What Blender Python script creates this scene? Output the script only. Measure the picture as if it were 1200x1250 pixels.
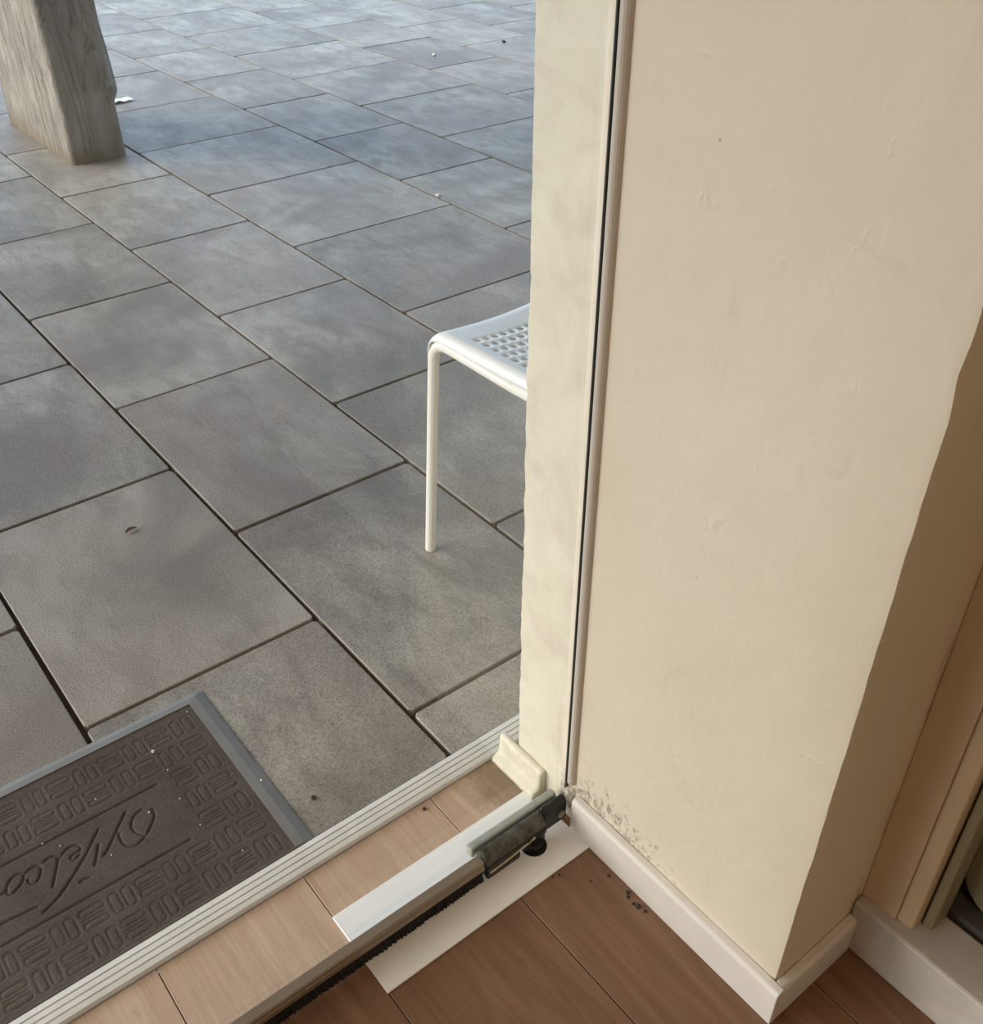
import bpy, bmesh, math, random
import numpy as np
from mathutils import Vector, Matrix, noise as mnoise

# ---------------------------------------------------------------- clear
for o in list(bpy.data.objects):
    bpy.data.objects.remove(o, do_unlink=True)
sc = bpy.context.scene
COL = sc.collection
rnd = random.Random(7)

# ---------------------------------------------------------------- camera
# world: x points from the street into the room, y along the door towards the
# wall pier, z up; metres.  Lens and attitude come from the paving joints.
FPX = 1242.08
CAM = Vector((0.0, 0.0, 1.21))
CR = Vector((0.621685, 0.783268, 0.000181))
CU = Vector((-0.4636, 0.367776, 0.806111))
CF = Vector((-0.631334, 0.501231, -0.591764))
cam_d = bpy.data.cameras.new('camera')
cam_d.sensor_fit = 'HORIZONTAL'
cam_d.sensor_width = 36.0
cam_d.lens = 36.0 * FPX / 1200.0
cam_d.clip_start = 0.01
cam = bpy.data.objects.new('camera', cam_d)
COL.objects.link(cam)
cam.matrix_world = Matrix(((CR.x, CU.x, -CF.x, CAM.x),
                           (CR.y, CU.y, -CF.y, CAM.y),
                           (CR.z, CU.z, -CF.z, CAM.z), (0, 0, 0, 1)))
sc.camera = cam

# ---------------------------------------------------------------- world / light / exposure
w = bpy.data.worlds.new('overcast_sky')
sc.world = w
w.use_nodes = True
bg = w.node_tree.nodes['Background']
bg.inputs['Color'].default_value = (0.63, 0.88, 1.22, 1)
bg.inputs['Strength'].default_value = 0.83
sun_d = bpy.data.lights.new('sun', 'SUN')
sun_d.energy = 2.65
sun_d.angle = math.radians(50)
sun_d.color = (1.0, 0.92, 0.80)
sun = bpy.data.objects.new('sun', sun_d)
COL.objects.link(sun)
sun.rotation_euler = Vector((0.50, 0.75, -0.42)).to_track_quat('-Z', 'Y').to_euler()
sc.view_settings.view_transform = 'Standard'
sc.view_settings.look = 'None'
sc.view_settings.gamma = 1.0
sc.view_settings.use_curve_mapping = False
sc.view_settings.exposure = 1.0


# ---------------------------------------------------------------- helpers
class MB:
    """collects faces of one mesh"""
    def __init__(s):
        s.v, s.f, s.m = [], [], []

    def add(s, vs, fs, mi=0):
        b = len(s.v)
        s.v += [tuple(p) for p in vs]
        s.f += [tuple(b + i for i in f) for f in fs]
        s.m += [mi] * len(fs)

    def box(s, x0, x1, y0, y1, z0, z1, mi=0):
        v = [(x, y, z) for z in (z0, z1) for y in (y0, y1) for x in (x0, x1)]
        s.add(v, [(0, 2, 3, 1), (4, 5, 7, 6), (0, 1, 5, 4), (2, 6, 7, 3), (0, 4, 6, 2), (1, 3, 7, 5)], mi)

    def tube(s, pts, r, n=10, cap=True, mi=0):
        pts = [Vector(p) for p in pts]
        rs = r if isinstance(r, (list, tuple)) else [r] * len(pts)
        prev = None
        rings = []
        for i, p in enumerate(pts):
            a = pts[max(0, i - 1)]
            b = pts[min(len(pts) - 1, i + 1)]
            t = (b - a).normalized()
            if prev is None:
                u = t.orthogonal().normalized()
            else:
                u = (prev - t * prev.dot(t)).normalized()
            prev = u
            q = t.cross(u)
            rings.append([p + (u * math.cos(k * 2 * math.pi / n) + q * math.sin(k * 2 * math.pi / n)) * rs[i] for k in range(n)])
        vs = [p for rg in rings for p in rg]
        fs = []
        for i in range(len(pts) - 1):
            for k in range(n):
                k2 = (k + 1) % n
                fs.append((i * n + k, i * n + k2, (i + 1) * n + k2, (i + 1) * n + k))
        if cap:
            fs.append(tuple(range(n - 1, -1, -1)))
            fs.append(tuple((len(pts) - 1) * n + k for k in range(n)))
        s.add(vs, fs, mi)

    def extrude_y(s, prof, y0, y1, mi=0, ny=1):
        """prof: closed list of (x,z), extruded along y"""
        n = len(prof)
        vs = []
        for j in range(ny + 1):
            y = y0 + (y1 - y0) * j / ny
            vs += [(x, y, z) for x, z in prof]
        fs = []
        for j in range(ny):
            for k in range(n):
                k2 = (k + 1) % n
                fs.append((j * n + k, j * n + k2, (j + 1) * n + k2, (j + 1) * n + k))
        fs.append(tuple(range(n - 1, -1, -1)))
        fs.append(tuple(ny * n + k for k in range(n)))
        s.add(vs, fs, mi)

    def extrude_x(s, prof, x0, x1, mi=0):
        """prof: closed list of (y,z), extruded along x"""
        n = len(prof)
        vs = [(x, y, z) for x in (x0, x1) for y, z in prof]
        fs = [(k, (k + 1) % n, n + (k + 1) % n, n + k) for k in range(n)]
        fs += [tuple(range(n - 1, -1, -1)), tuple(range(n, 2 * n))]
        s.add(vs, fs, mi)

    def extrude_z(s, prof, z0, z1, mi=0):
        n = len(prof)
        vs = [(x, y, z) for z in (z0, z1) for x, y in prof]
        fs = [(k, (k + 1) % n, n + (k + 1) % n, n + k) for k in range(n)]
        fs += [tuple(range(n - 1, -1, -1)), tuple(range(n, 2 * n))]
        s.add(vs, fs, mi)

    def mesh(s, name, mats, smooth=False, weld=False):
        me = bpy.data.meshes.new(name)
        me.from_pydata(s.v, [], s.f)
        for m in (mats if isinstance(mats, (list, tuple)) else [mats]):
            me.materials.append(m)
        me.polygons.foreach_set('material_index', s.m)
        bm = bmesh.new()
        bm.from_mesh(me)
        if weld:
            bmesh.ops.remove_doubles(bm, verts=bm.verts, dist=1e-5)
        bmesh.ops.recalc_face_normals(bm, faces=bm.faces)
        bm.to_mesh(me)
        bm.free()
        if smooth:
            me.polygons.foreach_set('use_smooth', [True] * len(me.polygons))
        me.update()
        return me

    def build(s, name, mats, parent=None, smooth=False, weld=False, bevel=0.0, seg=2, auto=None):
        o = bpy.data.objects.new(name, s.mesh(name, mats, smooth, weld))
        COL.objects.link(o)
        if parent:
            o.parent = parent
        if bevel:
            b = o.modifiers.new('bevel', 'BEVEL')
            b.width = bevel
            b.segments = seg
            b.limit_method = 'ANGLE'
            b.angle_limit = math.radians(35)
        return o


def tag(o, label=None, cat=None, group=None, kind=None):
    if label:
        o['label'] = label
    if cat:
        o['category'] = cat
    if group:
        o['group'] = group
    if kind:
        o['kind'] = kind
    return o


def empty(name, loc=(0, 0, 0), rz=0.0):
    o = bpy.data.objects.new(name, None)
    COL.objects.link(o)
    o.location = loc
    o.rotation_euler = (0, 0, rz)
    o.empty_display_size = 0.05
    return o


def arc(cx, cz, r, a0, a1, n):
    return [(cx + r * math.cos(math.radians(a0 + (a1 - a0) * i / n)),
             cz + r * math.sin(math.radians(a0 + (a1 - a0) * i / n))) for i in range(n + 1)]


# ---------------------------------------------------------------- materials
class NT:
    def __init__(s, name):
        s.mat = bpy.data.materials.new(name)
        s.mat.use_nodes = True
        s.t = s.mat.node_tree
        s.n = s.t.nodes
        s.b = s.n['Principled BSDF']
        s.out = s.n['Material Output']

    def new(s, typ, **kw):
        nd = s.n.new(typ)
        for k, v in kw.items():
            setattr(nd, k, v)
        return nd

    def link(s, a, b):
        s.t.links.new(a, b)

    def coord(s, kind='Object', scale=(1, 1, 1), rand=0.0, loc=(0, 0, 0)):
        tc = s.new('ShaderNodeTexCoord')
        mp = s.new('ShaderNodeMapping')
        mp.inputs['Scale'].default_value = scale
        mp.inputs['Location'].default_value = loc
        s.link(tc.outputs[kind], mp.inputs['Vector'])
        if rand:
            oi = s.new('ShaderNodeObjectInfo')
            mu = s.new('ShaderNodeMath', operation='MULTIPLY')
            mu.inputs[1].default_value = rand
            s.link(oi.outputs['Random'], mu.inputs[0])
            cb = s.new('ShaderNodeCombineXYZ')
            for i in range(3):
                s.link(mu.outputs[0], cb.inputs[i])
            s.link(cb.outputs[0], mp.inputs['Location'])
        return mp.outputs['Vector']

    def noise(s, vec, scale, detail=4, rough=0.55, dist=0.0):
        nd = s.new('ShaderNodeTexNoise')
        nd.inputs['Scale'].default_value = scale
        nd.inputs['Detail'].default_value = detail
        nd.inputs['Roughness'].default_value = rough
        nd.inputs['Distortion'].default_value = dist
        s.link(vec, nd.inputs['Vector'])
        return nd.outputs['Fac']

    def ramp(s, fac, stops):
        nd = s.new('ShaderNodeValToRGB')
        cr = nd.color_ramp
        while len(cr.elements) < len(stops):
            cr.elements.new(0.5)
        for e, (p, c) in zip(cr.elements, stops):
            e.position = p
            e.color = (*c, 1) if len(c) == 3 else c
        s.link(fac, nd.inputs['Fac'])
        return nd.outputs['Color']

    def mix(s, fac, a, b, mode='MIX'):
        nd = s.new('ShaderNodeMix', data_type='RGBA', blend_type=mode)
        for sock, v in ((nd.inputs[0], fac), (nd.inputs[6], a), (nd.inputs[7], b)):
            if hasattr(v, 'is_linked'):
                s.link(v, sock)
            elif isinstance(v, (int, float)):
                sock.default_value = v
            else:
                sock.default_value = (*v, 1)
        return nd.outputs[2]

    def math(s, op, a, b=None, clamp=False):
        nd = s.new('ShaderNodeMath', operation=op)
        nd.use_clamp = clamp
        for sock, v in ((nd.inputs[0], a), (nd.inputs[1], b)):
            if v is None:
                continue
            if hasattr(v, 'is_linked'):
                s.link(v, sock)
            else:
                sock.default_value = v
        return nd.outputs[0]

    def maprange(s, v, a, b, c=0.0, d=1.0, smooth=False):
        nd = s.new('ShaderNodeMapRange')
        if smooth:
            nd.interpolation_type = 'SMOOTHSTEP'
        s.link(v, nd.inputs['Value'])
        for nme, val in (('From Min', a), ('From Max', b), ('To Min', c), ('To Max', d)):
            nd.inputs[nme].default_value = val
        return nd.outputs['Result']

    def bump(s, h, strength=0.3, dist=0.01, prev=None):
        nd = s.new('ShaderNodeBump')
        nd.inputs['Strength'].default_value = strength
        nd.inputs['Distance'].default_value = dist
        s.link(h, nd.inputs['Height'])
        if prev is not None:
            s.link(prev, nd.inputs['Normal'])
        return nd.outputs['Normal']

    def fin(s, color=None, rough=0.5, metal=0.0, normal=None, spec=0.5):
        if color is not None:
            if hasattr(color, 'is_linked'):
                s.link(color, s.b.inputs['Base Color'])
            else:
                s.b.inputs['Base Color'].default_value = (*color, 1)
        if hasattr(rough, 'is_linked'):
            s.link(rough, s.b.inputs['Roughness'])
        else:
            s.b.inputs['Roughness'].default_value = rough
        s.b.inputs['Metallic'].default_value = metal
        s.b.inputs['Specular IOR Level'].default_value = spec
        if normal is not None:
            s.link(normal, s.b.inputs['Normal'])
        return s.mat


def sep(nt, vec):
    nd = nt.new('ShaderNodeSeparateXYZ')
    nt.link(vec, nd.inputs[0])
    return nd.outputs


def m_paver():
    n = NT('paver_concrete')
    v = n.coord('Object', rand=37.0)
    big = n.noise(v, 2.6, 5, 0.6, 0.6)
    mid = n.noise(n.coord('Object', (1, 2.4, 1), rand=11.0), 7, 5, 0.65, 0.4)
    fine = n.noise(v, 300, 3, 0.7)
    c = n.ramp(big, [(0.34, (0.170, 0.148, 0.122)), (0.5, (0.280, 0.252, 0.208)), (0.64, (0.390, 0.357, 0.300))])
    c = n.mix(n.maprange(mid, 0.45, 0.68, 0.0, 0.75), c, (0.190, 0.172, 0.148))
    hue = n.noise(v, 1.7, 2)
    c = n.mix(n.maprange(hue, 0.45, 0.65, 0.0, 0.45), c, (0.265, 0.215, 0.178))
    c = n.mix(1.0, c, n.ramp(fine, [(0.30, (0.50, 0.49, 0.48)), (0.5, (1, 1, 1)), (0.72, (1.35, 1.34, 1.32))]), 'MULTIPLY')
    chalk = n.noise(n.coord('Object', (1, 3.5, 1), rand=71.0), 5.0, 6, 0.7, 1.0)
    c = n.mix(n.maprange(chalk, 0.66, 0.76, 0.0, 0.3), c, (0.44, 0.40, 0.345))
    oi = n.new('ShaderNodeObjectInfo')
    tone = n.maprange(oi.outputs['Random'], 0, 1, 0.86, 1.12)
    cb = n.new('ShaderNodeCombineColor')
    for i in range(3):
        n.link(tone, cb.inputs[i])
    c = n.mix(1.0, c, cb.outputs[0], 'MULTIPLY')
    bm_ = n.bump(fine, 0.28, 0.002)
    bm_ = n.bump(mid, 0.1, 0.004, bm_)
    return n.fin(c, n.maprange(mid, 0.3, 0.7, 0.42, 0.6), 0, bm_, 0.5)


def m_wood(name='oak_laminate', stops=((0.140, 0.070, 0.036), (0.205, 0.110, 0.058), (0.260, 0.148, 0.082))):
    n = NT(name)
    v = n.coord('Object', (1.0, 9.0, 9.0), rand=23.0)
    g1 = n.noise(v, 3.2, 8, 0.65, 0.8)
    g2 = n.noise(n.coord('Object', (2.0, 60.0, 60.0), rand=5.0), 5, 3, 0.6)
    c = n.ramp(g1, [(0.28, stops[0]), (0.5, stops[1]), (0.75, stops[2])])
    c = n.mix(1.0, c, n.ramp(g2, [(0.3, (0.88, 0.87, 0.86)), (0.55, (1, 1, 1)), (0.8, (1.06, 1.06, 1.06))]), 'MULTIPLY')
    if name != 'oak_laminate':
        # dirty patch trodden in at the foot of the jamb moulding
        gp = n.new('ShaderNodeNewGeometry').outputs['Position']
        sub_ = n.new('ShaderNodeVectorMath', operation='DISTANCE')
        n.link(gp, sub_.inputs[0])
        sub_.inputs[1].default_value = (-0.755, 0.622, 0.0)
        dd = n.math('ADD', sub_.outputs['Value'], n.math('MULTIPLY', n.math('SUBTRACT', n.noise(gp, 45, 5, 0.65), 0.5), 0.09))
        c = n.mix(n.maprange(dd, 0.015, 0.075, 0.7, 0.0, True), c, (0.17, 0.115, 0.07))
        c = n.mix(n.maprange(n.noise(gp, 28, 5, 0.7), 0.6, 0.75, 0.0, 0.35), c, (0.30, 0.21, 0.145))
    return n.fin(c, n.maprange(g2, 0.3, 0.7, 0.34, 0.5), 0, n.bump(g2, 0.06, 0.001), 0.45)


def m_plaster():
    n = NT('cream_painted_plaster')
    v = n.coord('Object')
    s = sep(n, v)
    soft = n.noise(v, 3.0, 3)
    c = n.ramp(soft, [(0.3, (0.68, 0.605, 0.480)), (0.7, (0.735, 0.665, 0.545))])
    # grime, chips and scuffs rubbed into the paint near the skirting by the hinge
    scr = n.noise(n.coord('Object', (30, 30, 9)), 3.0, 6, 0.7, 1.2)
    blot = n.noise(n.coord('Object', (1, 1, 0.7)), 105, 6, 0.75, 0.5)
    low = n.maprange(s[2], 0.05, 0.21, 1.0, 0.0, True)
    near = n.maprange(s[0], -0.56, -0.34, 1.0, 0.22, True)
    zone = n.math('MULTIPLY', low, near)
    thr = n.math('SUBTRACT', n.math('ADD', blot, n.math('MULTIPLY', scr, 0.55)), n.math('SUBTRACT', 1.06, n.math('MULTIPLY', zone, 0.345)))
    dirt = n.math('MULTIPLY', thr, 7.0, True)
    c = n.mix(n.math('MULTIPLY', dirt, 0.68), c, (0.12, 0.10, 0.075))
    # dark smear in the corner by the hinge, rusty streak down the inner corner
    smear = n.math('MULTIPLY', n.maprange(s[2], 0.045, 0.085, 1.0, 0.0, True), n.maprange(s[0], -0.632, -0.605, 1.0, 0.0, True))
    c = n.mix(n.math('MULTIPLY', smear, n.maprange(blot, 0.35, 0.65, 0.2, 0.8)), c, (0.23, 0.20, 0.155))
    rust = n.math('MULTIPLY', n.maprange(s[1], 0.775, 0.812, 0.0, 1.0, True), n.maprange(n.noise(n.coord('Object', (1, 1, 0.25)), 22, 4, 0.6), 0.42, 0.6))
    c = n.mix(n.math('MULTIPLY', rust, 0.7), c, (0.33, 0.19, 0.08))
    # sparse pin marks all over
    vor = n.new('ShaderNodeTexVoronoi')
    vor.inputs['Scale'].default_value = 15
    n.link(v, vor.inputs['Vector'])
    pin = n.math('MULTIPLY', n.math('LESS_THAN', vor.outputs['Distance'], 0.022), n.math('GREATER_THAN', n.noise(v, 6, 1), 0.55))
    c = n.mix(n.math('MULTIPLY', pin, 0.6), c, (0.30, 0.24, 0.17))
    # faint grey smudges
    smu = n.noise(v, 11, 5, 0.7, 0.8)
    c = n.mix(n.maprange(smu, 0.62, 0.78, 0.0, 0.28), c, (0.46, 0.43, 0.36))
    brush = n.noise(n.coord('Object', (60, 60, 6)), 2.2, 5, 0.6)
    wav = n.noise(v, 16, 4, 0.55)
    lump = n.maprange(n.noise(v, 30, 4, 0.55, 0.5), 0.66, 0.85)
    b = n.bump(brush, 0.10, 0.003)
    b = n.bump(wav, 0.24, 0.008, b)
    b = n.bump(lump, 0.22, 0.004, b)
    return n.fin(c, 0.55, 0, b, 0.35)


def m_jamb():
    n = NT('cream_painted_jamb')
    v = n.coord('Object')
    soft = n.noise(v, 16, 6, 0.7, 0.5)
    c = n.ramp(soft, [(0.34, (0.55, 0.49, 0.39)), (0.48, (0.60, 0.555, 0.435)), (0.66, (0.65, 0.605, 0.485))])
    sp = n.noise(n.coord('Object', (1, 1, 0.5)), 75, 4, 0.7)
    c = n.mix(n.maprange(sp, 0.69, 0.76, 0.0, 0.45), c, (0.33, 0.29, 0.23))
    b = n.bump(n.noise(v, 30, 4), 0.12, 0.004)
    return n.fin(c, 0.5, 0, b, 0.4)


def m_simple(name, col, rough=0.5, metal=0.0, var=0.0, scale=20, bump=0.0, bscale=60, spec=0.5):
    n = NT(name)
    v = n.coord('Object', rand=9.0)
    c = col
    if var:
        a = tuple(x * (1 - var) for x in col)
        b_ = tuple(min(1, x * (1 + var)) for x in col)
        c = n.ramp(n.noise(v, scale, 5, 0.6), [(0.3, a), (0.7, b_)])
    nm = n.bump(n.noise(v, bscale, 3), bump, 0.002) if bump else None
    return n.fin(c, rough, metal, nm, spec)


def m_glass():
    n = NT('clear_glass')
    n.n.remove(n.b)
    lw = n.new('ShaderNodeLayerWeight')
    lw.inputs['Blend'].default_value = 0.5
    f = n.math('POWER', lw.outputs['Facing'], 5.0)
    f = n.math('ADD', n.math('MULTIPLY', f, 0.95), 0.04, True)
    tr = n.new('ShaderNodeBsdfTransparent')
    tr.inputs['Color'].default_value = (0.972, 0.977, 0.970, 1)
    gl = n.new('ShaderNodeBsdfGlossy')
    gl.inputs['Roughness'].default_value = 0.02
    mx = n.new('ShaderNodeMixShader')
    n.link(f, mx.inputs[0])
    n.link(tr.outputs[0], mx.inputs[1])
    n.link(gl.outputs[0], mx.inputs[2])
    n.link(mx.outputs[0], n.out.inputs['Surface'])
    return n.mat


def m_pillar():
    n = NT('board_marked_concrete')
    v = n.coord('Object')
    st = n.noise(n.coord('Object', (9, 9, 1.1)), 2.2, 6, 0.65, 0.9)
    st2 = n.noise(n.coord('Object', (4, 4, 0.6)), 2.6, 4, 0.6, 1.8)
    bl = n.noise(v, 7, 5, 0.6)
    c = n.ramp(bl, [(0.3, (0.235, 0.208, 0.170)), (0.7, (0.37, 0.333, 0.275))])
    crack = n.maprange(n.math('ABSOLUTE', n.math('SUBTRACT', st2, 0.5)), 0.0, 0.045, 1.0, 0.0)
    crack = n.math('MULTIPLY', crack, n.maprange(st, 0.38, 0.5, 0.0, 1.0))
    c = n.mix(n.math('MULTIPLY', crack, 0.8), c, (0.12, 0.105, 0.085))
    c = n.mix(n.maprange(st, 0.48, 0.68, 0.0, 0.65), c, (0.175, 0.152, 0.12))
    s = sep(n, v)
    foot = n.math('ADD', s[2], n.math('MULTIPLY', n.noise(v, 14, 4), 0.05))
    c = n.mix(n.maprange(foot, 0.035, 0.085, 0.85, 0.0, True), c, (0.20, 0.155, 0.10))
    b = n.bump(st, 0.9, 0.03)
    b = n.bump(crack, -0.6, 0.02, b)
    b = n.bump(n.noise(v, 45, 4), 0.25, 0.006, b)
    return n.fin(c, 0.85, 0, b, 0.3)


def m_mat():
    n = NT('brown_carpet_pile')
    v = n.coord('Object')
    f = n.noise(v, 380, 4, 0.75)
    big = n.noise(v, 9, 4, 0.6)
    c = n.ramp(big, [(0.3, (0.060, 0.050, 0.042)), (0.7, (0.098, 0.082, 0.068))])
    c = n.mix(1.0, c, n.ramp(f, [(0.3, (0.6, 0.6, 0.6)), (0.7, (1.35, 1.33, 1.3))]), 'MULTIPLY')
    return n.fin(c, 0.85, 0, n.bump(f, 0.5, 0.002), 0.25)


MAT = {}
MAT['paver'] = m_paver()
MAT['wood'] = m_wood()
MAT['wood_daylit'] = m_wood('daylit_laminate', ((0.45, 0.305, 0.205), (0.53, 0.375, 0.262), (0.60, 0.44, 0.32)))  # lighter copy of the floor wood, threshold daylight put into its colour
MAT['plaster'] = m_plaster()
MAT['jamb'] = m_jamb()
MAT['glass'] = m_glass()
MAT['pillar'] = m_pillar()
MAT['pile'] = m_mat()
MAT['gap_shade'] = m_simple('dark_gap_shade', (0.060, 0.060, 0.058), 0.4)  # dark colour painted for the shaded gap beside the pane
MAT['rubber'] = m_simple('grey_rubber_border', (0.195, 0.192, 0.180), 0.6, 0, 0.12, 14, 0.1, 300)
MAT['alu'] = m_simple('pale_anodised_aluminium', (0.72, 0.69, 0.63), 0.42, 0.1, 0.05, 30)
MAT['plate'] = m_simple('white_enamel_plate', (0.86, 0.86, 0.84), 0.32, 0.0, 0.02, 12)
MAT['skirt'] = m_simple('white_painted_skirting', (0.71, 0.67, 0.625), 0.42, 0, 0.05, 18, 0.05, 40)
MAT['cream_wood'] = m_simple('cream_painted_wood', (0.60, 0.555, 0.42), 0.5, 0, 0.14, 30, 0.3, 60)
MAT['bead'] = m_simple('beige_plastic_bead', (0.56, 0.51, 0.44), 0.38, 0, 0.04, 10)
MAT['hinge'] = m_simple('worn_grey_metal', (0.085, 0.088, 0.074), 0.40, 0.35, 0.65, 70, 0.35, 90)
MAT['black_metal'] = m_simple('black_oily_metal', (0.020, 0.020, 0.020), 0.38, 0.4, 0.3, 60, 0.2, 120)
MAT['gasket'] = m_simple('grey_green_gasket', (0.33, 0.335, 0.29), 0.35, 0.0, 0.15, 40)
MAT['seal'] = m_simple('bronze_grey_seal_profile', (0.30, 0.245, 0.19), 0.33, 0.35, 0.06, 12)
MAT['brush'] = m_simple('black_brush_pile', (0.012, 0.011, 0.011), 0.9)
MAT['torn'] = m_simple('torn_cream_edge', (0.56, 0.50, 0.36), 0.7, 0, 0.2, 80)
MAT['chair'] = m_simple('white_powder_coat', (0.80, 0.815, 0.81), 0.35, 0, 0.015, 10)
MAT['chair_tube'] = m_simple('cream_white_tube', (0.78, 0.75, 0.67), 0.35, 0, 0.02, 12)
MAT['sand'] = m_simple('dark_joint_sand', (0.050, 0.043, 0.036), 0.95, 0, 0.3, 60)
MAT['asphalt'] = m_simple('grey_ground', (0.16, 0.155, 0.15), 0.85, 0, 0.15, 3)
MAT['soffit'] = m_simple('porch_soffit_plaster', (0.40, 0.38, 0.35), 0.8, 0, 0.05, 4)
MAT['ceiling'] = m_simple('ceiling_paint', (0.72, 0.69, 0.63), 0.8, 0, 0.02, 4)
MAT['roomwall'] = m_simple('room_wall_paint', (0.60, 0.50, 0.38), 0.7, 0, 0.04, 5)
MAT['sill'] = m_simple('pale_grey_stone', (0.50, 0.47, 0.44), 0.45, 0, 0.16, 16)
MAT['casing'] = m_simple('tan_painted_casing', (0.60, 0.48, 0.33), 0.5, 0, 0.06, 10, 0.1, 40)
MAT['olive'] = m_simple('dark_olive_panel', (0.21, 0.19, 0.125), 0.45, 0, 0.08, 8)
MAT['olive_strip'] = m_simple('olive_strip', (0.26, 0.225, 0.14), 0.5, 0, 0.06, 8)
MAT['dark'] = m_simple('dark_brown_plinth', (0.035, 0.026, 0.02), 0.7, 0, 0.2, 10)
MAT['plinth'] = m_simple('dark_grey_plinth', (0.10, 0.095, 0.088), 0.5, 0, 0.15, 10)
MAT['paper'] = m_simple('white_paper', (0.82, 0.81, 0.78), 0.8, 0, 0.05, 40)
MAT['leaf'] = m_simple('dry_leaf', (0.17, 0.085, 0.045), 0.8, 0, 0.3, 60)
MAT['pebble'] = m_simple('pale_pebble', (0.66, 0.62, 0.54), 0.8, 0, 0.15, 60)
MAT['dirt'] = m_simple('dark_dirt_crumb', (0.035, 0.028, 0.022), 0.9, 0, 0.3, 60)

# ---------------------------------------------------------------- paving
DOOR_X = -0.659          # glass centre plane
WALL_Y = 0.655           # face of the wall pier
EDGE_X = -0.838          # outer side of the aluminium threshold strip
JAMB_X = -0.765
CORNER_X = -0.29


def to_px(p):
    d = Vector(p) - CAM
    z = d.dot(CF)
    if z < 0.05:
        return None
    return (600 + FPX * d.dot(CR) / z, 625 - FPX * d.dot(CU) / z)


LINES = [-3.564, -3.149, -2.734, -2.319, -1.904, -1.489, -1.074, -0.659, -0.244,
         0.171, 0.589, 1.001, 1.411, 2.026, 2.453, 3.081, 3.520, 3.967, 4.410,
         5.025, 5.450, 6.075, 6.5, 7.1]
ANCH = {8: -1.537, 9: -1.840, 10: -2.153, 11: -3.063, 12: -3.372, 13: -3.688, 14: -4.621, 15: -4.978, 16: -4.680, 17: -5.012}
PITCH = 0.602
GAP = 0.0080
T = 0.05


def paver_geo(lx, ly, c=0.0055, ch=0.0013):
    """octagonal-cornered slab top centred on 0, top at z=0"""
    hx, hy = lx / 2, ly / 2

    def octo(i, z):
        a, b = hx - i, hy - i
        return [(-a + c, -b, z), (a - c, -b, z), (a, -b + c, z), (a, b - c, z), (a - c, b, z), (-a + c, b, z), (-a, b - c, z), (-a, -b + c, z)]
    vs = octo(ch, 0) + octo(0, -ch) + octo(0, -T)
    fs = [tuple(range(8))]
    for r in (0, 8):
        for k in range(8):
            k2 = (k + 1) % 8
            fs.append((r + 8 + k, r + 8 + k2, r + k2, r + k))
    return vs, fs


patio = empty('patio_paving', (0, 0, 0))
tag(patio, 'grey concrete patio slabs laid in staggered rows outside the door', 'paving', None, 'structure')
bed = MB()
bed.box(-13, EDGE_X, -3.6, 7.1, -0.07, -0.016)
bed.build('joint_sand', MAT['sand'], patio)
mesh_cache = {}
rest = MB()
for r in range(len(LINES) - 1):
    y0, y1 = LINES[r], LINES[r + 1]
    anc = ANCH.get(r, -1.1 - (r * 0.37) % 0.6)
    k0 = math.ceil((-12.5 - anc) / PITCH)
    k = k0
    while True:
        xa = anc + k * PITCH
        xb = xa + PITCH
        k += 1
        if xa > EDGE_X - 0.03:
            break
        xb = min(xb, EDGE_X)
        lx, ly = round(xb - xa - GAP, 4), round(y1 - y0 - GAP, 4)
        cx, cy = (xa + xb) / 2, (y0 + y1) / 2
        vis = False
        for fx in (xa, cx, xb):
            for fy in (y0, cy, y1):
                q = to_px((fx, fy, 0))
                if q and -90 < q[0] < 760 and -70 < q[1] < 1300:
                    vis = True
        dz = rnd.uniform(-0.0010, 0.0)
        if vis:
            key = (lx, ly)
            if key not in mesh_cache:
                mb = MB()
                mb.add(*paver_geo(lx, ly))
                mesh_cache[key] = mb.mesh('paver', MAT['paver'])
            o = bpy.data.objects.new('paver', mesh_cache[key])
            COL.objects.link(o)
            o.parent = patio
            o.location = (cx + rnd.uniform(-.0008, .0008), cy + rnd.uniform(-.0008, .0008), dz)
            o.rotation_euler = (rnd.uniform(-.0012, .0012), rnd.uniform(-.0012, .0012), rnd.uniform(-.001, .001))
        else:
            vs, fs = paver_geo(lx, ly)
            rest.add([(x + cx, y + cy, z + dz) for x, y, z in vs], fs)
ro = rest.build('paver_field', MAT['paver'], patio)
ro['kind'] = 'stuff'

gr = MB()
gr.box(-60, -13, -40, 40, -0.12, -0.02)
gr.box(-13, -0.9, -40, -3.6, -0.12, -0.02)
gr.box(-13, -0.9, 7.1, 40, -0.12, -0.02)
tag(gr.build('ground', MAT['asphalt']), 'plain grey ground around the patio', 'ground', None, 'structure')

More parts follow.
